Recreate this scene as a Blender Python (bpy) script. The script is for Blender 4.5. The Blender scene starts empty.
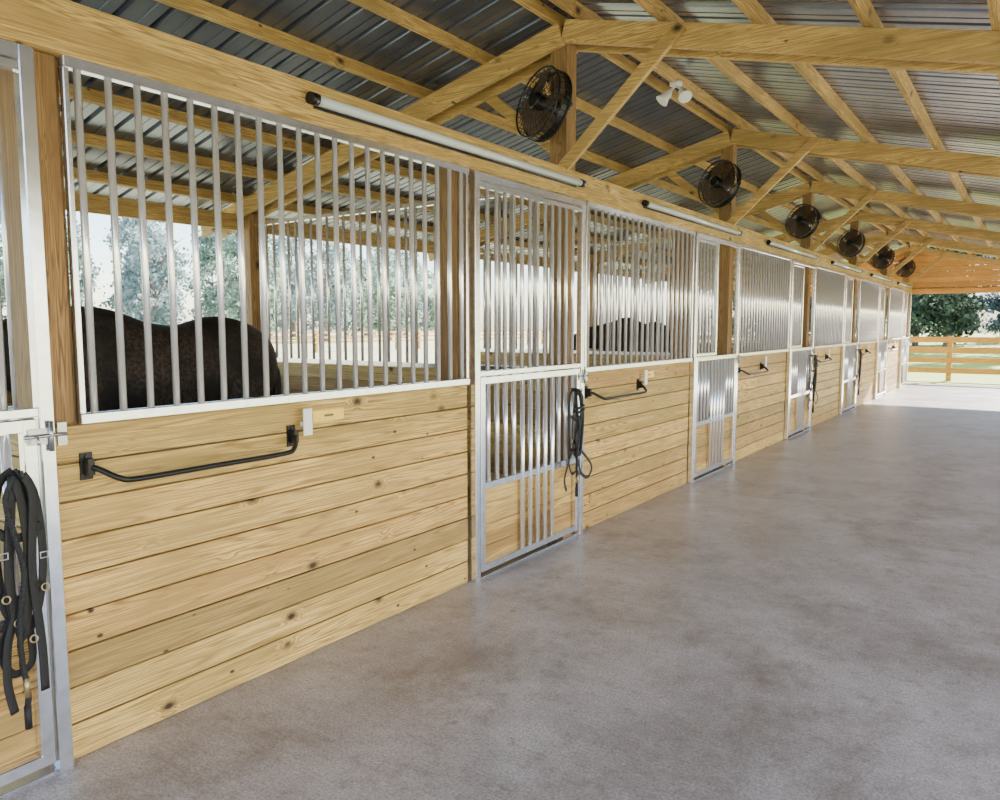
import bpy, bmesh, math, random
from mathutils import Vector, Matrix
random.seed(7)
scn = bpy.context.scene
COL = scn.collection

# ------------------------------------------------------------ node helpers
def new_mat(name):
    m = bpy.data.materials.new(name); m.use_nodes = True
    nt = m.node_tree
    return m, nt, nt.nodes['Principled BSDF']
def N(nt, t, **kw):
    n = nt.nodes.new(t)
    for k, v in kw.items():
        if k.startswith('i_'):
            n.inputs[k[2:].replace('_', ' ')].default_value = v
        else: setattr(n, k, v)
    return n
def ramp(nt, fac, stops):
    r = nt.nodes.new('ShaderNodeValToRGB')
    e = r.color_ramp.elements
    while len(e) < len(stops): e.new(0.5)
    for el, (p, c) in zip(e, stops):
        el.position = p; el.color = (*c, 1) if len(c) == 3 else c
    nt.links.new(fac, r.inputs[0]); return r.outputs[0]
def mix(nt, fac, a, b, mode='MIX'):
    n = nt.nodes.new('ShaderNodeMix'); n.data_type = 'RGBA'; n.blend_type = mode
    def put(v, s):
        if hasattr(v, 'is_linked'): nt.links.new(v, s)
        elif isinstance(v, (int, float)): s.default_value = v
        else: s.default_value = (*v, 1)
    put(fac, n.inputs[0]); put(a, n.inputs[6]); put(b, n.inputs[7])
    return n.outputs[2]
def math_n(nt, op, a, b=0.0):
    n = nt.nodes.new('ShaderNodeMath'); n.operation = op
    for v, s in ((a, n.inputs[0]), (b, n.inputs[1])):
        if hasattr(v, 'is_linked'): nt.links.new(v, s)
        else: s.default_value = v
    return n.outputs[0]

def wood(name, axis, light, dark, plank=None, knots=True, knotdens=2.3, contrast=1.0, flat=None, var=(.48, 1.20), g=1.0):
    """axis = grain direction 0,1,2 ; plank = (axis,size) for per-plank variation; flat = face-normal axis"""
    m, nt, b = new_mat(name); L = nt.links.new
    tc = N(nt, 'ShaderNodeTexCoord'); oi = N(nt, 'ShaderNodeObjectInfo')
    sep = N(nt, 'ShaderNodeSeparateXYZ'); L(tc.outputs['Object'], sep.inputs[0])
    off = math_n(nt, 'MULTIPLY', oi.outputs['Random'], 37.0)
    idx = None
    if plank:
        idx = math_n(nt, 'FLOOR', math_n(nt, 'DIVIDE', sep.outputs[plank[0]], plank[1]))
        off = math_n(nt, 'ADD', off, math_n(nt, 'MULTIPLY', idx, 7.31))
    comb = N(nt, 'ShaderNodeCombineXYZ')
    for i in range(3):
        v = sep.outputs[i]
        if i == axis: v = math_n(nt, 'ADD', v, off)
        L(v, comb.inputs[i])
    mk_ = N(nt, 'ShaderNodeMapping'); L(comb.outputs[0], mk_.inputs[0])
    s = [1.0, 1.0, 1.0]; s[axis] = .62
    if flat is not None: s[flat] = 0.0
    mk_.inputs['Scale'].default_value = s
    vo = N(nt, 'ShaderNodeTexVoronoi', i_Scale=knotdens*2.1); L(mk_.outputs[0], vo.inputs[0])
    vo2 = N(nt, 'ShaderNodeTexVoronoi', i_Scale=knotdens*3.3); L(mk_.outputs[0], vo2.inputs[0])
    near = N(nt, 'ShaderNodeMapRange', interpolation_type='SMOOTHSTEP'); L(vo.outputs['Distance'], near.inputs[0])
    near.inputs[1].default_value = 0.0; near.inputs[2].default_value = .26; near.inputs[3].default_value = .12 if knots else 0; near.inputs[4].default_value = 0
    mp = N(nt, 'ShaderNodeMapping'); L(comb.outputs[0], mp.inputs[0])
    sc = [1, 1, 1]; sc[axis] = 0.030
    mp.inputs['Scale'].default_value = sc
    n1 = N(nt, 'ShaderNodeTexNoise', i_Scale=100.0*g, i_Detail=8.0, i_Roughness=.8, i_Distortion=.15); L(mp.outputs[0], n1.inputs[0])
    n2 = N(nt, 'ShaderNodeTexNoise', i_Scale=11.0*g, i_Detail=2.0, i_Distortion=.2); L(mp.outputs[0], n2.inputs[0])
    n4 = N(nt, 'ShaderNodeTexNoise', i_Scale=22.0, i_Detail=4.0, i_Distortion=.2); L(mp.outputs[0], n4.inputs[0])
    fld = math_n(nt, 'ADD', n2.outputs[0], near.outputs[0])
    rings = math_n(nt, 'ABSOLUTE', math_n(nt, 'SINE', math_n(nt, 'MULTIPLY', fld, 70.0)))
    md = tuple(x*.36+y*.64 for x, y in zip(light, dark))
    c = ramp(nt, n1.outputs[0], [(.43, md), (.53, light)])
    c = mix(nt, math_n(nt, 'MULTIPLY', math_n(nt, 'POWER', rings, 6.0), .95*contrast), c, dark)
    c = mix(nt, ramp(nt, n4.outputs[0], [(.50, (0, 0, 0)), (.63, (.8*contrast,)*3)]), c, tuple(x*.75+y*.25 for x, y in zip(dark, light)))
    n3 = N(nt, 'ShaderNodeTexNoise', i_Scale=1.5, i_Detail=4.0); L(comb.outputs[0], n3.inputs[0])
    c = mix(nt, ramp(nt, n3.outputs[0], [(.42, (0, 0, 0)), (.66, (.65, .65, .65))]), c, tuple(x*y for x, y in zip(md, (.70, .76, .70))))
    if idx is not None:
        wn = N(nt, 'ShaderNodeTexWhiteNoise', noise_dimensions='1D'); L(math_n(nt, 'ADD', idx, off), wn.inputs['W'])
        gg = N(nt, 'ShaderNodeMapRange'); L(wn.outputs[0], gg.inputs[0]); gg.inputs[3].default_value = var[0]; gg.inputs[4].default_value = var[1]
        hs = N(nt, 'ShaderNodeHueSaturation'); L(gg.outputs[0], hs.inputs['Value']); L(c, hs.inputs['Color']); c = hs.outputs[0]
        wn2 = N(nt, 'ShaderNodeTexWhiteNoise', noise_dimensions='1D'); L(math_n(nt, 'ADD', math_n(nt, 'MULTIPLY', idx, 3.7), off), wn2.inputs['W'])
        tint = ramp(nt, wn2.outputs[0], [(.0, tuple(x*y for x, y in zip(light, (.72, .50, .34)))), (.5, light), (1.0, tuple(x*y for x, y in zip(light, (.60, .64, .50))))])
        c = mix(nt, .24, c, tint)
    if knots:
        k = ramp(nt, vo.outputs['Distance'], [(.045, (1, 1, 1)), (.080, (.6, .6, .6)), (.15, (0, 0, 0))])
        c = mix(nt, k, c, (.040, .016, .007))
        k = ramp(nt, vo2.outputs['Distance'], [(.040, (1, 1, 1)), (.080, (0, 0, 0))])
        c = mix(nt, k, c, (.05, .022, .008))
    L(c, b.inputs['Base Color']); b.inputs['Roughness'].default_value = .62
    bp = N(nt, 'ShaderNodeBump', i_Strength=.4, i_Distance=.008); L(n1.outputs[0], bp.inputs['Height']); L(bp.outputs[0], b.inputs['Normal'])
    return m

PL = (.84, .57, .185); PD = (.19, .088, .020)
M_board_y = wood('pine_boards_y', 1, PL, PD, plank=(2, .1385), flat=0)
M_board_x = wood('pine_boards_x', 0, PL, PD, plank=(2, .1385), flat=1)
M_gable = wood('gable_boards', 0, (.85, .46, .12), (.36, .16, .03), plank=(2, .1385), knots=False, var=(.62, 1.12))
M_wx = wood('pine_beam_x', 0, (.80, .54, .19), (.24, .12, .032), knotdens=2.0, flat=1, g=1.4, contrast=.8)
M_wy = wood('pine_beam_y', 1, (.78, .52, .18), (.23, .115, .032), knotdens=2.0, flat=0, g=1.4, contrast=.8)
M_wz = wood('pine_post_z', 2, (.40, .235, .085), (.15, .070, .022), knotdens=2.0, g=1.4)
M_fence = wood('fence_wood', 0, (.66, .37, .075), (.36, .19, .035), knots=False)

def simple(name, col, rough=.5, metal=0.0, noise=0.0, nscale=40, bump=0.0):
    m, nt, b = new_mat(name); L = nt.links.new
    b.inputs['Roughness'].default_value = rough; b.inputs['Metallic'].default_value = metal
    tc = N(nt, 'ShaderNodeTexCoord')
    n = N(nt, 'ShaderNodeTexNoise', i_Scale=float(nscale), i_Detail=4.0); L(tc.outputs['Object'], n.inputs[0])
    lo = tuple(x*(1-noise) for x in col); hi = tuple(min(1, x*(1+noise)) for x in col)
    L(ramp(nt, n.outputs[0], [(.3, lo), (.7, hi)]), b.inputs['Base Color'])
    if bump:
        bp = N(nt, 'ShaderNodeBump', i_Strength=bump, i_Distance=.02); L(n.outputs[0], bp.inputs['Height']); L(bp.outputs[0], b.inputs['Normal'])
    return m
M_alu = simple('brushed_aluminium', (.78, .79, .83), .20, .95, .12, 25)
M_bar = simple('aluminium_bar', (.97, .94, .95), .20, .70, .04, 30)
M_steel = simple('latch_steel', (.45, .45, .47), .28, .9, .1, 30)
M_roof = simple('galvanised_roof', (.175, .19, .245), .26, .70, .15, 3)
M_black = simple('black_metal', (.012, .012, .013), .4, .3, .2)
M_fanblade = simple('fan_blade', (.13, .085, .06), .5, .2, .3)
M_rope = simple('black_nylon', (.008, .008, .010), .6, 0, .4, 200, .3)
M_brass = simple('dull_brass', (.42, .33, .18), .42, .8, .1)
M_white = simple('white_plastic', (.84, .84, .82), .4, 0, .03)
M_plate = simple('name_plate', (.88, .60, .10), .4, .2, .06)
M_ink = simple('plate_engraving', (.18, .12, .05), .6)
def horsemat():
    m, nt, b = new_mat('horse_coat'); L = nt.links.new
    tc = N(nt, 'ShaderNodeTexCoord')
    n = N(nt, 'ShaderNodeTexNoise', i_Scale=42.0, i_Detail=6.0, i_Roughness=.85); L(tc.outputs['Object'], n.inputs[0])
    n2 = N(nt, 'ShaderNodeTexNoise', i_Scale=3.0, i_Detail=3.0); L(tc.outputs['Object'], n2.inputs[0])
    c = ramp(nt, n.outputs[0], [(.43, (.010, .008, .008)), (.64, (.085, .060, .052))])
    c = mix(nt, ramp(nt, n2.outputs[0], [(.44, (0, 0, 0)), (.60, (.85, .85, .85))]), c, (.008, .007, .007))
    L(c, b.inputs['Base Color']); b.inputs['Roughness'].default_value = .65
    b.inputs['Specular IOR Level'].default_value = .3
    bp = N(nt, 'ShaderNodeBump', i_Strength=.3, i_Distance=.01); L(n.outputs[0], bp.inputs['Height']); L(bp.outputs[0], b.inputs['Normal'])
    return m
M_horse = horsemat()
M_mane = simple('horse_hair', (.010, .009, .009), .6, 0, .4, 80, .4)
M_bark = simple('bark', (.16, .13, .13), .9, 0, .4, 8, .6)
M_shave = simple('shavings', (.72, .60, .42), .9, 0, .2, 60, .5)
M_diff = simple('light_diffuser', (.62, .66, .68), .18, .0, .02)

def concrete():
    m, nt, b = new_mat('concrete'); L = nt.links.new
    tc = N(nt, 'ShaderNodeTexCoord')
    n1 = N(nt, 'ShaderNodeTexNoise', i_Scale=1.3, i_Detail=10.0, i_Roughness=.75); L(tc.outputs['Object'], n1.inputs[0])
    c = ramp(nt, n1.outputs[0], [(.36, (.30, .272, .262)), (.64, (.53, .495, .50))])
    n2 = N(nt, 'ShaderNodeTexNoise', i_Scale=90.0, i_Detail=7.0, i_Roughness=.9); L(tc.outputs['Object'], n2.inputs[0])
    c = mix(nt, .80, c, ramp(nt, n2.outputs[0], [(.40, (.20, .19, .19)), (.60, (.76, .76, .76))]), 'OVERLAY')
    mp = N(nt, 'ShaderNodeMapping'); mp.inputs['Scale'].default_value = (1.2, 34, 1); mp.inputs['Rotation'].default_value = (0, 0, .12); L(tc.outputs['Object'], mp.inputs[0])
    n3 = N(nt, 'ShaderNodeTexNoise', i_Scale=2.2, i_Detail=6.0, i_Roughness=.7); L(mp.outputs[0], n3.inputs[0])
    c = mix(nt, .16, c, ramp(nt, n3.outputs[0], [(.38, (.25, .24, .24)), (.62, (.68, .67, .67))]), 'OVERLAY')
    mp2 = N(nt, 'ShaderNodeMapping'); mp2.inputs['Scale'].default_value = (1, .7, 1); mp2.inputs['Location'].default_value = (3.3, 1.7, 0); L(tc.outputs['Object'], mp2.inputs[0])
    n4 = N(nt, 'ShaderNodeTexNoise', i_Scale=1.8, i_Detail=12.0, i_Roughness=.82); L(mp2.outputs[0], n4.inputs[0])
    c = mix(nt, ramp(nt, n4.outputs[0], [(.49, (0, 0, 0)), (.66, (.8, .8, .8))]), c, (.19, .145, .12))
    n5 = N(nt, 'ShaderNodeTexNoise', i_Scale=11.0, i_Detail=8.0, i_Roughness=.85); L(tc.outputs['Object'], n5.inputs[0])
    c = mix(nt, ramp(nt, n5.outputs[0], [(.52, (0, 0, 0)), (.66, (.65, .65, .65))]), c, (.18, .145, .125))
    vo = N(nt, 'ShaderNodeTexVoronoi', i_Scale=2.7); L(tc.outputs['Object'], vo.inputs[0])
    c = mix(nt, ramp(nt, vo.outputs['Distance'], [(.02, (.65, .65, .65)), (.06, (0, 0, 0))]), c, (.12, .09, .08))
    L(c, b.inputs['Base Color'])
    L(ramp(nt, n1.outputs[0], [(.3, (.30, .30, .30)), (.7, (.44, .44, .44))]), b.inputs['Roughness'])
    bp = N(nt, 'ShaderNodeBump', i_Strength=.12, i_Distance=.002); L(n2.outputs[0], bp.inputs['Height']); L(bp.outputs[0], b.inputs['Normal'])
    return m
M_conc = concrete()
def grass():
    m, nt, b = new_mat('grass'); L = nt.links.new
    tc = N(nt, 'ShaderNodeTexCoord')
    n1 = N(nt, 'ShaderNodeTexNoise', i_Scale=.25, i_Detail=8.0, i_Roughness=.7); L(tc.outputs['Object'], n1.inputs[0])
    pale = ramp(nt, n1.outputs[0], [(.35, (.56, .60, .32)), (.6, (.78, .76, .48)), (.75, (.85, .82, .64))])
    green = ramp(nt, n1.outputs[0], [(.35, (.20, .36, .03)), (.7, (.46, .52, .07))])
    sp = N(nt, 'ShaderNodeSeparateXYZ'); L(tc.outputs['Object'], sp.inputs[0])
    mr = N(nt, 'ShaderNodeMapRange'); L(sp.outputs[1], mr.inputs[0]); mr.inputs[1].default_value = 22; mr.inputs[2].default_value = 27
    mx = N(nt, 'ShaderNodeMapRange'); L(sp.outputs[0], mx.inputs[0]); mx.inputs[1].default_value = -22; mx.inputs[2].default_value = -10
    L(mix(nt, math_n(nt, 'MULTIPLY', mr.outputs[0], mx.outputs[0]), pale, green), b.inputs['Base Color'])
    b.inputs['Roughness'].default_value = .95
    return m
M_grass = grass()
def leafmat(name, a, bb):
    m, nt, b = new_mat(name); L = nt.links.new
    tc = N(nt, 'ShaderNodeTexCoord')
    n1 = N(nt, 'ShaderNodeTexNoise', i_Scale=1.4, i_Detail=4.0); L(tc.outputs['Object'], n1.inputs[0])
    c = ramp(nt, n1.outputs[0], [(.40, a), (.62, bb)])
    L(c, b.inputs['Base Color']); b.inputs['Roughness'].default_value = .7
    tr = N(nt, 'ShaderNodeBsdfTranslucent'); L(c, tr.inputs[0])
    ms = N(nt, 'ShaderNodeMixShader'); ms.inputs[0].default_value = .5
    L(b.outputs[0], ms.inputs[1]); L(tr.outputs[0], ms.inputs[2])
    L(ms.outputs[0], nt.nodes['Material Output'].inputs[0])
    return m
M_leaf = leafmat('leaves', (.020, .038, .030), (.13, .19, .13))
M_leaf2 = leafmat('leaves_moss', (.020, .034, .052), (.13, .18, .23))
M_leaf3 = leafmat('hazy_leaves', (.13, .21, .17), (.42, .54, .46))  # distance haze and outdoor brightness painted into the leaf colour
M_leaf4 = leafmat('hazy_leaves_moss', (.13, .20, .22), (.38, .49, .51))  # mossy leaves with bluish distance haze painted into the colour

# ------------------------------------------------------------ mesh helpers
def box(bm, a, b):
    a = Vector(a); b = Vector(b)
    vs = [bm.verts.new((x, y, z)) for x in (a.x, b.x) for y in (a.y, b.y) for z in (a.z, b.z)]
    for f in ((0, 1, 3, 2), (4, 6, 7, 5), (0, 4, 5, 1), (2, 3, 7, 6), (0, 2, 6, 4), (1, 5, 7, 3)):
        bm.faces.new([vs[i] for i in f])
def beam(bm, p, q, w, h, side=Vector((0, 1, 0))):
    p = Vector(p); q = Vector(q); d = (q-p).normalized(); s = side.normalized(); u = d.cross(s).normalized(); s = u.cross(d).normalized()
    vs = []
    for e in (p, q):
        for i, j in ((-1, -1), (1, -1), (1, 1), (-1, 1)):
            vs.append(bm.verts.new(e + s*(w/2*i) + u*(h/2*j)))
    for f in ((0, 3, 2, 1), (4, 5, 6, 7), (0, 1, 5, 4), (1, 2, 6, 5), (2, 3, 7, 6), (3, 0, 4, 7)):
        bm.faces.new([vs[i] for i in f])
def smoothpts(pts, n=6, closed=False):
    P = [Vector(p) for p in pts]; out = []; m = len(P)
    rng = range(m) if closed else range(m-1)
    for i in rng:
        if closed: a, b, c, d = P[i-1], P[i], P[(i+1) % m], P[(i+2) % m]
        else: a, b, c, d = P[max(i-1, 0)], P[i], P[i+1], P[min(i+2, m-1)]
        for k in range(n):
            t = k/n
            out.append(.5*((2*b)+(c-a)*t+(2*a-5*b+4*c-d)*t*t+(3*b-a-3*c+d)*t**3))
    if not closed: out.append(P[-1])
    return out
def tube(bm, pts, r, seg=8, closed=False, flat=1.0, nrm=None):
    """flat<1 squashes the section; nrm gives the thin direction for straps"""
    P = [Vector(p) for p in pts]; n = len(P); rings = []
    up = Vector((0, 0, 1)); prev = None
    for i in range(n):
        if closed: t = (P[(i+1) % n]-P[i-1])
        else: t = P[min(i+1, n-1)]-P[max(i-1, 0)]
        t.normalize()
        if nrm is not None:
            s = t.cross(Vector(nrm)).normalized()
        else:
            if prev is None:
                s = t.cross(up)
                if s.length < .1: s = t.cross(Vector((1, 0, 0)))
            else: s = prev - t*prev.dot(t)
            s.normalize(); prev = s
        u = t.cross(s)
        rr = r[i] if isinstance(r, (list, tuple)) else r
        ff = flat[i] if isinstance(flat, (list, tuple)) else flat
        rings.append([bm.verts.new(P[i]+s*math.cos(2*math.pi*k/seg)*rr+u*math.sin(2*math.pi*k/seg)*rr*ff) for k in range(seg)])
    for i in range(n if closed else n-1):
        A = rings[i]; B = rings[(i+1) % n]
        for k in range(seg):
            f = bm.faces.new((A[k], A[(k+1) % seg], B[(k+1) % seg], B[k])); f.smooth = True
    if not closed:
        bm.faces.new(list(reversed(rings[0]))); bm.faces.new(rings[-1])
def circle(c, r, nrm, n=24):
    nrm = Vector(nrm).normalized(); a = nrm.orthogonal().normalized(); b = nrm.cross(a); c = Vector(c)
    return [c+a*math.cos(2*math.pi*i/n)*r+b*math.sin(2*math.pi*i/n)*r for i in range(n)]
def mesh_from(name, bm, mat, bevel=0):
    bmesh.ops.recalc_face_normals(bm, faces=bm.faces)
    if bevel:
        bmesh.ops.bevel(bm, geom=[e for e in bm.edges if len(e.link_faces) == 2 and e.calc_face_angle(0) > .8], offset=bevel, segments=1, affect='EDGES')
    me = bpy.data.meshes.new(name); bm.to_mesh(me); bm.free(); me.materials.append(mat); return me
def obj(name, me, parent=None, loc=(0, 0, 0)):
    o = bpy.data.objects.new(name, me); COL.objects.link(o); o.location = loc
    if parent: o.parent = parent
    return o
def tag(o, label, cat, group=None, kind=None):
    o['label'] = label; o['category'] = cat
    if group: o['group'] = group
    if kind: o['kind'] = kind
    return o
def empty(name, loc, label, cat, group=None):
    e = bpy.data.objects.new(name, None); COL.objects.link(e); e.location = loc; e.empty_display_size = .1
    return tag(e, label, cat, group)
def mk(name, fn, mat, parent=None, loc=(0, 0, 0), bevel=0):
    bm = bmesh.new(); fn(bm); return obj(name, mesh_from(name, bm, mat, bevel), parent, loc)
def copytree(src, loc, rot=None):
    c = src.copy(); COL.objects.link(c); c.location = loc
    if rot is not None: c.rotation_euler = rot
    for ch in list(src.children):
        k = ch.copy(); COL.objects.link(k); k.parent = c
        for g in list(ch.children):
            kk = g.copy(); COL.objects.link(kk); kk.parent = k
    return c

MOD = 3.66; END = 23.6; XB = -3.66; XR = 5.4
SL = .245; APEX = 3.68
def roofz(x): return APEX - SL*abs(x)

# ------------------------------------------------------------ floor / ground
o = mk('floor', lambda bm: box(bm, (-.02, -4, -.1), (XR+.3, END+.6, 0)), M_conc)
tag(o, 'grey worn concrete barn aisle floor with faint stains', 'floor', kind='structure')
o = mk('floor.001', lambda bm: box(bm, (XB-.1, -4, -.1), (-.02, END+.2, -.002)), M_shave)
tag(o, 'stall floor bedded with pine shavings', 'floor', kind='structure')
o = mk('ground', lambda bm: box(bm, (-150, -60, -.4), (150, 200, -.06)), M_grass); tag(o, 'sunlit pale green pasture grass around the barn', 'ground', kind='structure')

# ------------------------------------------------------------ roof sheets
def roofsheet(bm, s):
    xe = XR if s > 0 else 4.5
    p = .229; y = -2.0; prof = []
    while y < END+.25:
        prof += [(y, 0), (y+.074, 0), (y+.080, .006), (y+.090, .006), (y+.096, 0), (y+.160, 0), (y+.172, .028), (y+.196, .028), (y+.208, 0)]; y += p
    rows = []
    for x in (0.0, xe):
        z = roofz(x)+.172
        rows.append([bm.verts.new((s*x, yy, z+h)) for yy, h in prof])
    for i in range(len(prof)-1):
        bm.faces.new((rows[0][i], rows[0][i+1], rows[1][i+1], rows[1][i]))
for s, lab in ((1, 'ribbed galvanised metal roof slope over the aisle'), (-1, 'ribbed galvanised metal roof slope over the stalls')):
    bm = bmesh.new(); roofsheet(bm, s)
    o = obj('ceiling', mesh_from('ceiling', bm, M_roof)); tag(o, lab, 'roof', kind='structure')
    sm = o.modifiers.new('t', 'SOLIDIFY'); sm.thickness = .003

def purlin_mesh():
    bm = bmesh.new(); box(bm, (-.02, -2.0, -.045), (.02, END+.2, .045)); return mesh_from('roof_purlin', bm, M_wy)
pm = purlin_mesh()
for s in (1, -1):
    for i in range(9 if s > 0 else 8):
        x = .10+.62*i
        if s < 0 and x > 4.5: continue
        o = obj('roof_purlin', pm, None, (s*x, 0, roofz(x)+.124)); o.rotation_euler = (0, s*math.atan(SL), 0)
        tag(o, 'long pine purlin under the metal roof', 'beam', 'roof purlins')

# ------------------------------------------------------------ trusses
ty = [4.96+MOD*k for k in range(-1, 6)]
side = Vector((0, 1, 0)); RH = .155
T = empty('roof_truss', (0, ty[0], 0), 'pine king-post truss frame with sloping rafters and braces', 'roof truss', 'roof trusses')
mk('king_post', lambda bm: box(bm, (-.16, -.07, 0), (-.02, .07, APEX+.04)), M_wz, T, bevel=.004)
for yy in (-.095, .095):
    mk('rafter', lambda bm: beam(bm, (-.03, yy, roofz(0)), (XR, yy, roofz(XR)), .045, RH, side), M_wx, T, bevel=.003)
    mk('rafter', lambda bm: beam(bm, (-.05, yy, roofz(.05)), (-4.4, yy, roofz(4.4)), .045, RH, side), M_wx, T, bevel=.003)
mk('brace', lambda bm: beam(bm, (-.03, -.14, 2.70), (.86, -.14, roofz(.86)+.05), .04, .085, side), M_wx, T, bevel=.003)
mk('brace', lambda bm: beam(bm, (-.14, .14, 2.85), (-.95, .14, roofz(.95)+.05), .04, .085, side), M_wx, T, bevel=.003)
mk('back_post', lambda bm: box(bm, (XB-.14, -.07, -.1), (XB, .07, roofz(3.73)-.05)), M_wz, T, bevel=.004)
for y in ty[1:]: copytree(T, (0, y, 0))

o = mk('header_beam', lambda bm: (box(bm, (-.018, -2, 2.53), (.028, 11.2, 2.72)), box(bm, (-.018, 11.203, 2.53), (.028, END, 2.72))), M_wy, bevel=.003)
tag(o, 'long pine header board above the stall fronts', 'beam')
o = mk('eave_beam', lambda bm: box(bm, (XB-.19, -2, 2.56), (XB-.145, END, 2.72)), M_wy, bevel=.003)
tag(o, 'long pine eave board along the open back of the stalls', 'beam')

def gable(bm):
    z = 2.50; h = .1385
    while z < APEX+.1:
        zt = min(z+h-.009, APEX+.1)
        xm = (APEX+.14 - zt)/SL
        a = max(-4.4, -xm); b = min(XR, xm)
        if b-a > .1: box(bm, (a, END, z), (b, END+.03, zt))
        z += h
    box(bm, (-4.3, END-.045, 2.46), (XR, END, 2.60))
o = mk('wall_far', gable, M_gable); tag(o, 'warm horizontal pine boards closing the gable end above the opening', 'wall', kind='structure')
o = mk('gable_post', lambda bm: box(bm, (-.10, END-.14, 0), (.03, END-.05, 2.46)), M_wz); tag(o, 'pine post at the end of the stall row', 'post')

# ------------------------------------------------------------ stall front kick walls
def kick(bm, y0, y1):
    h = .1385
    for i in range(9):
        dx = random.uniform(-.003, .0)
        box(bm, (-.04, y0, .002+i*h), (dx, y1, (i+1)*h-.0055))
wins = [(1.36, 3.66)]+[(5.12+MOD*k, 7.33+MOD*k) for k in range(5)]
for i, (a, b) in enumerate(wins):
    a2 = a-.09 if i == 0 else a-.05
    o = mk('stall_kick_wall', lambda bm: kick(bm, a2, b+.02), M_board_y, bevel=.0018)
    tag(o, 'horizontal knotty pine board stall front wall', 'stall wall', 'stall front walls')
    o = mk('front_post', lambda bm: box(bm, (-.145, b-.075, 0), (-.050, b+.045, 2.70)), M_wz, bevel=.004)
    tag(o, 'pine post between stall grille and door', 'post', 'stall front posts')
    o2 = mk('facing_board', lambda bm: box(bm, (-.048, b-.07, 1.25), (-.008, b+.035, 2.528)), M_wz, bevel=.003)
    tag(o2, 'narrow pine facing board beside the stall door', 'board', 'facing boards')
o = mk('facing_board', lambda bm: box(bm, (-.019, 1.262, 1.25), (0.0, 1.352, 2.528)), M_wz, bevel=.003); tag(o, 'narrow pine facing board beside the stall door', 'board', 'facing boards')

# grilles
def barmesh(L, r=.0135):
    bm = bmesh.new(); tube(bm, [(0, 0, 0), (0, 0, L)], r, 14); return mesh_from('bar', bm, M_bar)
bar_up = barmesh(1.21)
for i, (a, b) in enumerate(wins):
    G = empty('stall_grille', (0, a, 1.247), 'silver aluminium bar grille above the pine stall wall', 'grille', 'stall front grilles')
    w = b-a
    def fr(bm):
        box(bm, (-.006, 0, 0), (.036, w, .038)); box(bm, (-.006, 0, 1.245), (.036, w, 1.283))
        box(bm, (0, 0, .038), (.03, .02, 1.245)); box(bm, (0, w-.02, .038), (.03, w, 1.245))
    mk('frame', fr, M_alu, G, bevel=.003)
    n = int(w/.106); st = w/(n+.0)
    for k in range(n):
        obj('bar', bar_up, G, (.015, st*(k+.5), .036))

# ------------------------------------------------------------ doors
DW = 1.37
y0, y1 = .058, DW-.058
def jamb(bm):
    box(bm, (.002, 0, .0), (.05, .048, 2.52)); box(bm, (.002, DW-.048, .0), (.05, DW, 2.52))
    box(bm, (.002, .048, 2.47), (.05, DW-.048, 2.52))
    box(bm, (-.03, .048, 0), (.03, DW-.048, .012))
def leaf(bm):
    for a, b in ((y0, y0+.045), (y1-.045, y1)): box(bm, (.008, a, .05), (.048, b, 1.285))
    for z in (.05, .575, 1.24): box(bm, (.008, y0+.045, z), (.048, y1-.045, z+.045))
def pan(bm):
    for i in range(4): box(bm, (-.02, y0+.02, .055+i*.1385), (.006, y1-.02, .19+i*.1385))
def latch(bm):
    box(bm, (.05, DW-.09, 1.195), (.057, DW-.01, 1.25)); box(bm, (.05, DW+.004, 1.185), (.057, DW+.035, 1.265))
    tube(bm, [(.066, DW-.11, 1.225), (.066, DW+.03, 1.225)], .006, 8)
    tube(bm, [(.066, DW-.075, 1.225), (.085, DW-.075, 1.225), (.095, DW-.075, 1.20)], .005, 8)
    tube(bm, [(.062, DW-.02, 1.17), (.062, DW-.02, 1.275)], .009, 8)
def make_door(y, full):
    D = empty('stall_door', (0, y, 0), 'aluminium stall door with vertical bars and a lower pine panel' if full else 'aluminium stall door with a partly open top and lower pine panel', 'door', 'stall doors')
    mk('jamb', jamb, M_alu, D, bevel=.003)
    mk('lower_leaf', leaf, M_alu, D, bevel=.003)
    def leaf2(bm):
        ye = DW-.048 if full else y0+.60
        for z in (1.29, 2.435): box(bm, (.010, .048, z), (.044, ye, z+.032))
        if not full: box(bm, (.010, ye-.03, 1.322), (.044, ye, 2.435))
    mk('upper_leaf', leaf2, M_alu, D, bevel=.003)
    mk('board_panel', pan, M_board_y, D, bevel=.002)
    n = 12; w = (y1-y0-.09)/n
    b1 = barmesh(1.12); b2 = barmesh(.63, .016); b3 = barmesh(1.155, .016)
    for k in range(n):
        yy = y0+.045+w*(k+.5)
        if full or k < 5: obj('bar', b1, D, (.026, yy, 1.318))
        if 4 <= k <= 8: obj('bar', b3, D, (.036, yy, .09))
        else: obj('bar', b2, D, (.03, yy, .615))
    l = mk('latch', latch, M_steel, D); l['label'] = 'shiny metal slide bolt latch'
    return D
D0 = make_door(3.70, True)
copytree(D0, (0, 1.260-DW, 0))
D1 = make_door(3.70+MOD, False)
for k in range(2, 6): copytree(D1, (0, 3.70+MOD*k, 0))

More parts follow.
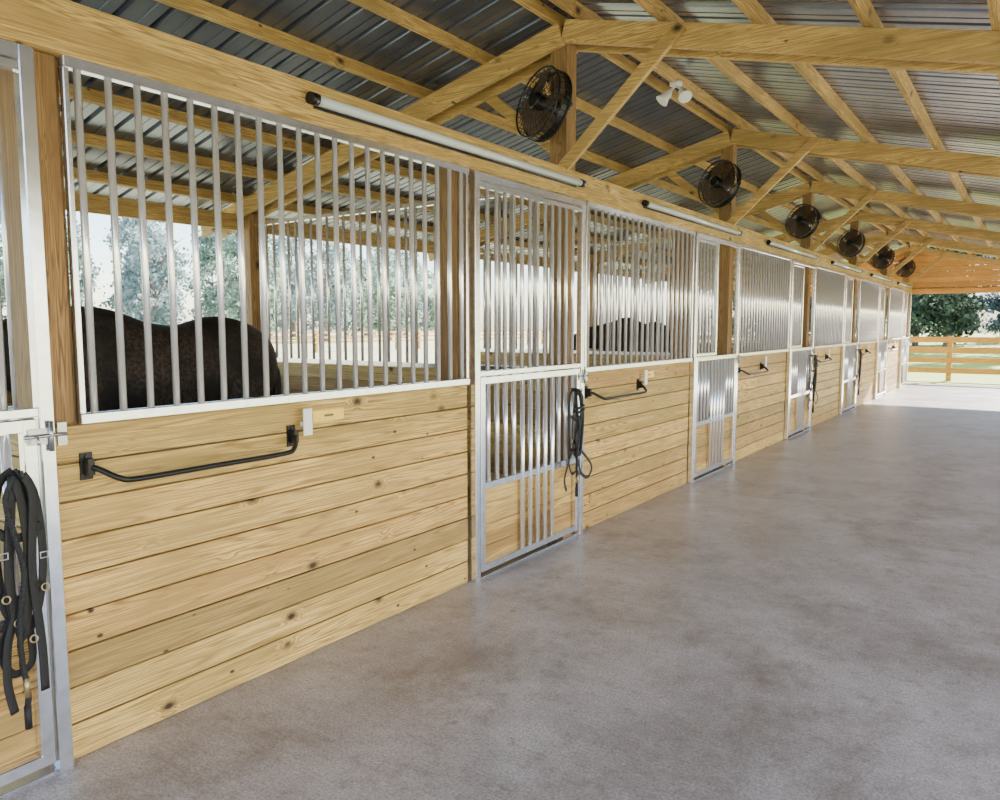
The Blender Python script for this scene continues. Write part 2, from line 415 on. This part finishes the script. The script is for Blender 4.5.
# ------------------------------------------------------------ partitions and back walls
def part_mesh():
    P = empty('stall_partition', (0, ty[0], 0), 'pine board stall divider with aluminium bars above', 'partition', 'stall partitions')
    def bd(bm):
        for i in range(9): box(bm, (XB+.005, -.02, .002+i*.1385), (-.165, .02, (i+1)*.1385-.0035))
    mk('boards', bd, M_board_x, P, bevel=.003)
    def fr(bm):
        box(bm, (XB+.005, -.018, 1.246), (-.165, .018, 1.284)); box(bm, (XB+.005, -.018, 2.60), (-.165, .018, 2.635))
    mk('frame', fr, M_alu, P)
    bme = barmesh(1.32); n = 32; w = (3.66-.18)/n
    for k in range(n): obj('bar', bme, P, (XB+.01+w*(k+.5), 0, 1.282))
    return P
P0 = part_mesh()
for y in ty[1:-1]: copytree(P0, (0, y, 0))
for k in range(6):
    def bk(bm):
        for i in range(8): box(bm, (XB-.12, ty[k]+.075, .002+i*.1385), (XB-.08, ty[k+1]-.075, (i+1)*.1385-.0035))
    o = mk('stall_back_wall', bk, M_board_y); tag(o, 'low pine board wall at the open back of a stall', 'stall wall', 'stall back walls')

# ------------------------------------------------------------ strip lights
Lg = empty('strip_light', (.028, 2.44, 2.63), 'long slim LED tube light on the header board', 'light', 'strip lights')
mk('housing', lambda bm: box(bm, (0, 0, -.014), (.018, 2.55, .028)), M_white, Lg)
mk('diffuser', lambda bm: tube(bm, [(.033, .03, 0.004), (.033, 2.52, 0.004)], .023, 14), M_diff, Lg)
mk('end_cap', lambda bm: tube(bm, [(.033, -.01, .004), (.033, .035, .004)], .028, 14), M_black, Lg)
mk('end_cap', lambda bm: tube(bm, [(.033, 2.515, .004), (.033, 2.56, .004)], .028, 14), M_black, Lg)
mk('dark_strip', lambda bm: box(bm, (0, .04, -.028), (.012, 2.5, -.016)), M_black, Lg)  # thin black strip along the underside of the housing
for k in range(1, 6): copytree(Lg, (.028, 2.42+MOD*k, 2.63))

# ------------------------------------------------------------ blanket bars, cards, plates
def blanket(y, L=.98, z=1.09):
    B = empty('blanket_bar', (0, y, z), 'black metal swing blanket bar on the pine wall', 'blanket bar', 'blanket bars')
    def br(yy):
        def f(bm):
            box(bm, (0, yy-.022, -.05), (.008, yy+.022, .05)); box(bm, (.008, yy-.012, -.03), (.045, yy+.012, .03))
            for z in (-.036, .036): tube(bm, [(.008, yy, z), (.014, yy, z)], .007, 8)
        return f
    mk('bracket', br(.03), M_black, B); mk('bracket', br(L-.03), M_black, B)
    pts = smoothpts([(.03, .03, 0), (.06, .05, -.01), (.11, .10, -.045), (.12, .17, -.055), (.12, L*.5, -.055), (.12, L-.17, -.055), (.11, L-.10, -.04), (.06, L-.05, -.01), (.03, L-.03, 0)], 5)
    mk('rail', lambda bm: tube(bm, pts, .011, 10), M_black, B)
    return B
B0 = blanket(1.35, 1.0)
for k in range(5): copytree(B0, (0, 5.16+MOD*k, 1.09))
for k in range(6):
    yb = 2.385 if k == 0 else 6.195+MOD*(k-1)
    C = empty('card_holder', (.002, yb, 1.10), 'small white card holder beside the blanket bar', 'card holder', 'card holders')
    def cd(bm):
        box(bm, (.042, -.026, -.012), (.050, .026, .115)); box(bm, (-.001, -.010, .03), (.042, .015, .05))
    mk('card', cd, M_white, C, bevel=.002)
    if k < 2:
        yy = yb+.07
        Pn = empty('name_plate', (-.004, yy, 1.165), 'small yellow brass name plate on the pine wall', 'name plate', 'name plates')
        mk('plate', lambda bm: box(bm, (0, 0, -.028), (.009, .20, .028)), M_plate, Pn, bevel=.001)
        mk('engraving', lambda bm: box(bm, (.009, .07, -.006), (.0094, .13, .006)), M_ink, Pn)

# ------------------------------------------------------------ fans
FX, FY, FZ = -.10, .26, 3.15
def make_fan(y):
    F = empty('barn_fan', (FX, y-FY, FZ), 'round black cage barn fan strapped to a pine post', 'fan', 'barn fans')
    F.rotation_euler = (math.radians(-12), 0, math.radians(-22))
    F.scale = (.94, .94, .94)
    R = .262
    def cage(bm):
        for yy in (-.055, .055): tube(bm, circle((0, yy, 0), R, (0, 1, 0), 32), .008, 6, True)
        for r in (.07, .115, .16, .205): 
            for s in (-1, 1): tube(bm, circle((0, s*(.055+.03*(1-r/R)), 0), r, (0, 1, 0), 28), .0028, 5, True)
        for i in range(34):
            a = 2*math.pi*i/34; c, s_ = math.cos(a), math.sin(a)
            for q in (-1, 1):
                tube(bm, [(c*.05, q*.083, s_*.05), (c*.16, q*.073, s_*.16), (c*R, q*.055, s_*R)], .0024, 4)
            tube(bm, [(c*R, -.055, s_*R), (c*R, .055, s_*R)], .003, 4)
    mk('guard', cage, M_black, F)
    def shroud(bm):
        n = 32; A = circle((0, .0, 0), R-.006, (0, 1, 0), n); B = circle((0, .05, 0), R-.006, (0, 1, 0), n)
        va = [bm.verts.new(p) for p in A]; vb = [bm.verts.new(p) for p in B]
        for i in range(n): bm.faces.new((va[i], va[(i+1) % n], vb[(i+1) % n], vb[i])).smooth = True
    mk('shroud', shroud, M_black, F)
    def motor(bm):
        tube(bm, [(0, -.10, 0), (0, -.09, 0), (0, .02, 0), (0, .09, 0), (0, .14, 0)], [.05, .062, .06, .08, .06], 18)
    mk('motor', motor, M_black, F)
    for b in range(4):
        def bl(bm):
            a0 = b*2*math.pi/4+.3; g = []
            for i in range(6):
                r = .05+i*.039; half = .42+.22*math.sin(i/5*2.4); row = []
                for j in range(5):
                    t = (j/4-.5)*2; a = a0+half*t
                    row.append(bm.verts.new((math.cos(a)*r, .03*t-.02+.01*abs(t), math.sin(a)*r)))
                g.append(row)
            for i in range(5):
                for j in range(4): bm.faces.new((g[i][j], g[i+1][j], g[i+1][j+1], g[i][j+1])).smooth = True
        mk('blade', bl, M_fanblade, F)
    def brk(bm):
        tube(bm, smoothpts([(-R-.01, 0, 0), (-R*.8, .11, 0), (0, .15, 0), (R*.8, .11, 0), (R+.01, 0, 0)], 5), .012, 8)
        tube(bm, [(0, .15, 0), (.05, .21, .04)], .016, 8)
    mk('mount_bracket', brk, M_black, F)
    return F
F0 = make_fan(ty[1])
for y in ty[2:]: copytree(F0, (FX, y-FY, FZ))

# ------------------------------------------------------------ flood light
Fl = empty('flood_light', (.10, 6.6, 3.74), 'white twin-head flood light under the roof ridge', 'light')
mk('base', lambda bm: tube(bm, [(0, 0, .01), (0, 0, -.02), (0, 0, -.03)], [.055, .055, .03], 16), M_white, Fl)
for s in (-1, 1):
    def head(bm):
        d = Vector((s*.5, -.45, -.75)).normalized(); p = Vector((s*.05, 0, -.06))
        tube(bm, [(0, 0, -.02), p], .011, 8)
        tube(bm, [p, p+d*.03, p+d*.08, p+d*.12, p+d*.122], [.02, .035, .042, .062, .055], 16)
    mk('lamp_head', head, M_white, Fl)

# ------------------------------------------------------------ halters
def braid(P, amp, n=90, turns=26, ph=0.0):
    """offset a path into one strand of a twisted rope"""
    P = [Vector(p) for p in P]; out = []
    for i in range(n):
        t = i/(n-1)*(len(P)-1); j = min(int(t), len(P)-2); q = P[j].lerp(P[j+1], t-j)
        a = ph+i/(n-1)*turns*2*math.pi
        out.append(q+Vector((math.sin(a)*amp, math.cos(a)*amp, 0)))
    return out
def halter(loc, s, width=1.0, kind='rope'):
    H = empty('halter', loc, 'black halter and lead hanging on the stall door', 'halter', 'hanging halters')
    def P(l): return [(x, y*s*width, z*s) for x, y, z in l]
    nr = (1, .15, 0); flatk = kind == 'strap'
    def strap(bm):
        L_ = [
            ([(.010, 0, .02), (.012, -.035, -.02), (.014, -.050, -.16), (.016, -.045, -.34), (.016, -.02, -.43), (.018, .015, -.40), (.018, .030, -.22), (.014, .028, -.06), (.010, 0, .02)], .014),
            ([(.022, .005, .015), (.026, .040, -.05), (.028, .052, -.22), (.028, .040, -.38), (.028, .005, -.47), (.028, -.028, -.38), (.026, -.022, -.15), (.022, .005, .015)], .013),
            ([(.032, -.045, -.34), (.038, 0, -.37), (.036, .045, -.33)], .013),
            ([(.02, -.02, -.42), (.024, -.055, -.50), (.028, -.035, -.585), (.03, .01, -.57), (.03, .012, -.48), (.028, .0, -.42)], .012)]
        if flatk:
            L_ += [([(.046, .010, .012), (.050, .030, -.06), (.052, .018, -.28), (.052, .030, -.50), (.052, .032, -.66)], .014),
                   ([(.040, -.01, .012), (.044, -.02, -.10), (.046, -.032, -.30), (.046, -.01, -.48), (.046, .012, -.30), (.044, .008, -.10), (.040, -.01, .012)], .014),
                   ([(.046, -.02, -.40), (.050, -.045, -.48), (.050, -.052, -.60), (.050, -.040, -.70)], .013),
                   ([(.032, -.05, -.15), (.038, -.01, -.18), (.036, .05, -.15)], .014)]
        else:
            L_ += [([(.032, -.05, -.17), (.036, -.01, -.20), (.036, .045, -.18)], .013)]
        for pts, r in L_:
            tube(bm, smoothpts(P(pts), 6), r*(1.12 if flatk else 1.0), 8, flat=.15 if flatk else .24, nrm=nr)
        if not flatk:
            tube(bm, smoothpts(P([(.03, .03, -.42), (.035, .09, -.48), (.035, .16, -.58), (.035, .12, -.65), (.035, .05, -.60), (.033, .02, -.50)]), 6), .014, 8, flat=.3, nrm=nr)
            tube(bm, smoothpts(P([(.03, -.03, -.42), (.035, -.08, -.52), (.035, -.11, -.62), (.035, -.09, -.70)]), 6), .014, 8, flat=.3, nrm=nr)
    mk('strap', strap, M_rope, H)
    def rope(bm):
        if not flatk:
            tube(bm, smoothpts(P([(.04, .01, .015), (.052, .035, -.05), (.052, .02, -.20), (.052, -.025, -.33), (.052, .01, -.46), (.05, .035, -.36), (.05, .045, -.14), (.046, .01, .01)]), 6), .011, 8)
            tube(bm, smoothpts(P([(.056, -.04, -.10), (.066, -.01, -.115), (.064, .04, -.10)]), 4), .010, 8)
            tube(bm, smoothpts(P([(.056, -.04, -.13), (.066, -.01, -.145), (.064, .04, -.13)]), 4), .010, 8)
        path = smoothpts(P([(.05, -.01, .01), (.062, -.035, -.06), (.064, -.02, -.17), (.064, -.005, -.28), (.062, -.02, -.42), (.058, -.02, -.54), (.054, -.01, -.64), (.052, -.012, -.72)]), 6)
        for ph in (0, 2.09, 4.19): tube(bm, braid(path, .006, ph=ph), .0058, 6)
        tube(bm, P([(.052, -.012, -.69), (.052, -.012, -.76)]), .012, 8)
    mk('lead_rope', rope, M_rope, H)
    for p in ((.036, -.045, -.35), (.036, .045, -.34), (.03, -.02, -.43), (.034, .012, -.49)):
        r = mk('ring', lambda bm: tube(bm, circle((p[0]+(.02 if flatk else 0), p[1]*s*width, p[2]*s), .012, (1, 0, .2), 14), .0028, 6, True), M_brass, H)
        r['label'] = 'small brass ring'
    if flatk:
        for p in ((.058, -.045, -.22), (.058, .046, -.24)):
            def bk_(bm):
                q = [(p[0], p[1]*s*width+a, p[2]*s+c) for a, c in ((-.012, -.010), (.012, -.010), (.012, .010), (-.012, .010))]
                tube(bm, q, .0026, 6, True)
            r = mk('buckle', bk_, M_steel, H); r['label'] = 'small dull metal buckle'
    r = mk('snap', lambda bm: tube(bm, P([(.058, -.012, -.60), (.058, -.012, -.66)]), .010, 8), M_brass, H); r['label'] = 'small brass snap'
    mk('hook', lambda bm: tube(bm, smoothpts([(-.014, 0, .02), (.045, 0, .02), (.075, 0, .005), (.078, 0, .03)], 5), .005, 6), M_black, H)
    return H
Ha = halter((.062, 4.87, 1.12), 1.02, 1.5)
for j, sy in ((2, 1.5), (3, 1.5)):
    h = copytree(Ha, (.062, 4.84+MOD*j, 1.14)); h.scale = (1.3, sy, 1.1)
halter((.062, 1.108, 1.10), 1.12, 1.2, 'strap')

# ------------------------------------------------------------ horse
def horse(loc, rotz, sc):
    H = empty('horse', loc, 'dark mottled brown-black horse standing in a stall behind bars', 'horse', 'stabled horses')
    H.rotation_euler = (0, 0, rotz); H.scale = (sc, sc, sc)
    bm = bmesh.new()
    def loft(rows, seg=24):
        C = smoothpts([r[0] for r in rows], 4); W = smoothpts([(r[1], r[2], 0) for r in rows], 4)
        r = [max(.004, w.x) for w in W]; f = [max(.1, w.y/max(.004, w.x)) for w in W]
        tube(bm, C, r, seg, flat=f)
    loft([((0, .98, 1.20), .02, .03), ((0, .94, 1.20), .13, .18), ((0, .80, 1.22), .23, .31), ((0, .52, 1.24), .29, .38), ((0, .20, 1.20), .30, .355), ((0, -.12, 1.21), .32, .375),
          ((0, -.42, 1.28), .27, .395), ((0, -.66, 1.26), .22, .35), ((0, -.80, 1.22), .13, .22), ((0, -.86, 1.22), .02, .04)])
    loft([((0, -.45, 1.38), .05, .10), ((0, -.62, 1.38), .15, .26), ((-.07, -.82, 1.38), .13, .22), ((-.18, -.98, 1.38), .10, .16), ((-.32, -1.10, 1.37), .085, .13), ((-.40, -1.15, 1.35), .07, .10)])
    loft([((-.34, -1.12, 1.42), .04, .05), ((-.38, -1.14, 1.36), .085, .12), ((-.46, -1.20, 1.22), .08, .115), ((-.53, -1.23, 1.06), .06, .085), ((-.58, -1.25, .93), .055, .065), ((-.61, -1.265, .86), .045, .05), ((-.615, -1.27, .84), .01, .01)])
    def leg(pts): 
        P = smoothpts([p for p, r in pts], 4); R = [v.x for v in smoothpts([(r, 0, 0) for p, r in pts], 4)]
        tube(bm, P, R, 16)
    for s in (-1, 1):
        leg([((s*.14, -.50, 1.15), .12), ((s*.16, -.50, 1.00), .13), ((s*.16, -.47, .84), .09), ((s*.15, -.49, .64), .06), ((s*.15, -.49, .50), .058), ((s*.15, -.47, .36), .038), ((s*.15, -.48, .17), .046), ((s*.15, -.53, .075), .046), ((s*.15, -.545, .0), .062)])
        leg([((s*.13, .60, 1.2), .15), ((s*.15, .56, 1.05), .19), ((s*.17, .46, .88), .14), ((s*.15, .60, .70), .08), ((s*.14, .74, .54), .062), ((s*.14, .73, .36), .042), ((s*.14, .70, .17), .047), ((s*.14, .65, .075), .047), ((s*.14, .635, .0), .062)])
    bmesh.ops.recalc_face_normals(bm, faces=bm.faces)
    me = bpy.data.meshes.new('body'); bm.to_mesh(me); bm.free()
    o = obj('body', me, H)
    rm = o.modifiers.new('r', 'REMESH'); rm.mode = 'VOXEL'; rm.voxel_size = .02; rm.use_smooth_shade = True
    so_ = o.modifiers.new('m', 'SMOOTH'); so_.factor = .7; so_.iterations = 6
    dg = bpy.context.evaluated_depsgraph_get(); m2 = bpy.data.meshes.new_from_object(o.evaluated_get(dg))
    o.modifiers.clear(); o.data = m2; m2.materials.clear(); m2.materials.append(M_horse)
    for p in m2.polygons: p.use_smooth = True
    def tl(bm):
        for i in range(16):
            a = random.uniform(-.05, .05); q = random.uniform(-.03, .02)
            tube(bm, smoothpts([(a*.4, .90, 1.32), (a, .99+q, 1.20), (a*1.3, .99+q, .9), (a*1.1, .97+q, .55)], 4), [.022]*6+[.02]*6+[.005], 6)
    mk('tail', tl, M_mane, H)
    def mn(bm):
        for i in range(26):
            t = i/25; p = Vector((-.02, -.62, 1.61)).lerp(Vector((-.34, -1.10, 1.49)), t)
            tube(bm, smoothpts([p, p+Vector((.05, 0, .01)), p+Vector((.10, .01, -.10)), p+Vector((.12, .01, -.25))], 3), [.016]*9+[.004], 5)
    mk('mane', mn, M_mane, H)
    for s in (-1, 1):
        def ear(bm):
            b = Vector((-.35+s*.045, -1.14+s*-.04, 1.42))
            tube(bm, [b, b+Vector((0, 0, .06)), b+Vector((.0, -.02, .13))], [.028, .026, .004], 8, flat=.5)
        mk('ear', ear, M_horse, H)
        def eye(bm): bmesh.ops.create_uvsphere(bm, u_segments=10, v_segments=8, radius=.02, matrix=Matrix.Translation((-.45+s*.055, -1.20-s*.06, 1.25)))
        mk('eye', eye, M_black, H)
    return H
h0 = horse((-2.2, 2.94, 0), 0, 1.035)
copytree(h0, (-2.1, 10.75, 0), (0, 0, 0))

# ------------------------------------------------------------ trees
def tree_mesh(seed, h, rad, leafm, n=4200):
    rnd = random.Random(seed); bm = bmesh.new()
    tube(bm, smoothpts([(0, 0, -.2), (.1, 0, h*.2), (-.1, .1, h*.45), (0, 0, h*.8)], 4), [.30-.021*i for i in range(13)], 9)
    for i in range(9):
        a = rnd.uniform(0, 6.28); z = rnd.uniform(.2, .6)*h; r = rad*.8
        tube(bm, smoothpts([(0, 0, z), (math.cos(a)*r*.4, math.sin(a)*r*.4, z+h*.06), (math.cos(a)*r, math.sin(a)*r, z+h*.16)], 3), [.12, .10, .09, .07, .06, .04, .02], 6)
    tm = mesh_from('trunk', bm, M_bark)
    bm = bmesh.new()
    cl = []
    for i in range(50):
        a = rnd.uniform(0, 6.28); z = rnd.uniform(.12, 1.0); rr = rad*math.sqrt(max(0.08, 1-((z-.52)/.55)**2))*math.sqrt(rnd.uniform(.05, .75))
        cl.append(Vector((math.cos(a)*rr, math.sin(a)*rr, z*h)))
    for i in range(n):
        c = rnd.choice(cl); d = Vector((rnd.gauss(0, 1), rnd.gauss(0, 1), rnd.gauss(0, 1.0)))*rad*.13
        p = c+d; s = rnd.uniform(.09, .20)
        q = Vector((rnd.gauss(0, 1), rnd.gauss(0, 1), rnd.gauss(0, 1))).normalized(); u = q.orthogonal().normalized(); w = q.cross(u)
        bm.faces.new([bm.verts.new(p+u*s*a+w*s*b) for a, b in ((-1, -.4), (0, -1), (1, -.2), (.3, 1), (-.7, .6))])
    lm = mesh_from('foliage', bm, leafm)
    return tm, lm
TV = [tree_mesh(1, 11, 3.2, M_leaf), tree_mesh(2, 13, 3.3, M_leaf2), tree_mesh(3, 9.5, 3.0, M_leaf), tree_mesh(4, 12, 3.2, M_leaf2)]
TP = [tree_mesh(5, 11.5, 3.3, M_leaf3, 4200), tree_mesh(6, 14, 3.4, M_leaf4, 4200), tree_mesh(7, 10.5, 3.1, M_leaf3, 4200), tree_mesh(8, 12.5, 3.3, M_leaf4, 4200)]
def tree(x, y, i, s=1.0, S=TV, lab='tall leafy oak tree at the pasture edge'):
    T_ = empty('oak_tree', (x, y, -.06), lab, 'tree', 'pasture trees')
    T_.rotation_euler = (0, 0, random.uniform(0, 6.28)); T_.scale = (s, s, s)
    obj('trunk', S[i % 4][0], T_); obj('foliage', S[i % 4][1], T_)
k = 0
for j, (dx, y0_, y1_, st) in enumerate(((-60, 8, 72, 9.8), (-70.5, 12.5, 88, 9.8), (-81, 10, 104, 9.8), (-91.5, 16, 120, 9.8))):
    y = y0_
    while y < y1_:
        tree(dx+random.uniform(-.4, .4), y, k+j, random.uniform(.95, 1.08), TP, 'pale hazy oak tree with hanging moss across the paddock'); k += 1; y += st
for dy, x0, x1 in ((62, -17, 12), (71.5, -20, 16), (81, -18, 18), (90.5, -22, 20)):
    x = x0
    while x < x1:
        tree(x, dy+random.uniform(-.3, .3), k, random.uniform(.82, .90)); k += 1; x += 7.4

# ------------------------------------------------------------ fences
def fence(loc, L, rot, lab, nr=4):
    F = empty('board_fence', loc, lab, 'fence'); F.rotation_euler = (0, 0, rot)
    n = int(L/2.44)
    for i in range(n+1):
        mk('post', lambda bm: box(bm, (i*2.44-.07, 0, -.06), (i*2.44+.07, .14, 1.30)), M_fence, F)
    for z in [1.19-.31*j for j in range(nr)]:
        hh = .085 if nr == 4 else .06
        mk('rail', lambda bm: box(bm, (-.06, -.03, z-hh), (n*2.44+.06, 0, z+hh)), M_fence, F)
fence((-9, 26.6, 0), 24, 0, 'sunlit four-rail pine board fence beyond the barn end')
fence((-34, -4, 0), 64, math.radians(90), 'distant three-rail pine board paddock fence in the pasture', 3)

# ------------------------------------------------------------ light
w = bpy.data.worlds.new('World'); scn.world = w; w.use_nodes = True
nt = w.node_tree; bg = nt.nodes['Background']
sky = nt.nodes.new('ShaderNodeTexSky'); sky.sky_type = 'NISHITA'; sky.sun_disc = False
sky.sun_elevation = math.radians(30); sky.sun_rotation = math.radians(100); sky.air_density = 1.0; sky.dust_density = .8
nt.links.new(sky.outputs[0], bg.inputs[0]); bg.inputs[1].default_value = .68
sd = bpy.data.lights.new('sun', 'SUN'); sd.energy = 36; sd.angle = math.radians(.6); sd.color = (1, .93, .82)
so = bpy.data.objects.new('sun', sd); COL.objects.link(so)
d = -Vector((.20, 1.0, .38)); so.rotation_euler = d.to_track_quat('-Z', 'Y').to_euler()

# ------------------------------------------------------------ camera
cd = bpy.data.cameras.new('camera'); cam = bpy.data.objects.new('camera', cd); COL.objects.link(cam); scn.camera = cam
cd.sensor_width = 36; cd.lens = 760/1000*36; cd.clip_start = .05; cd.clip_end = 500
cam.location = (2.82, 0, 1.6)
cam.rotation_euler = (math.radians(90-5.56), 0, math.radians(35.0))
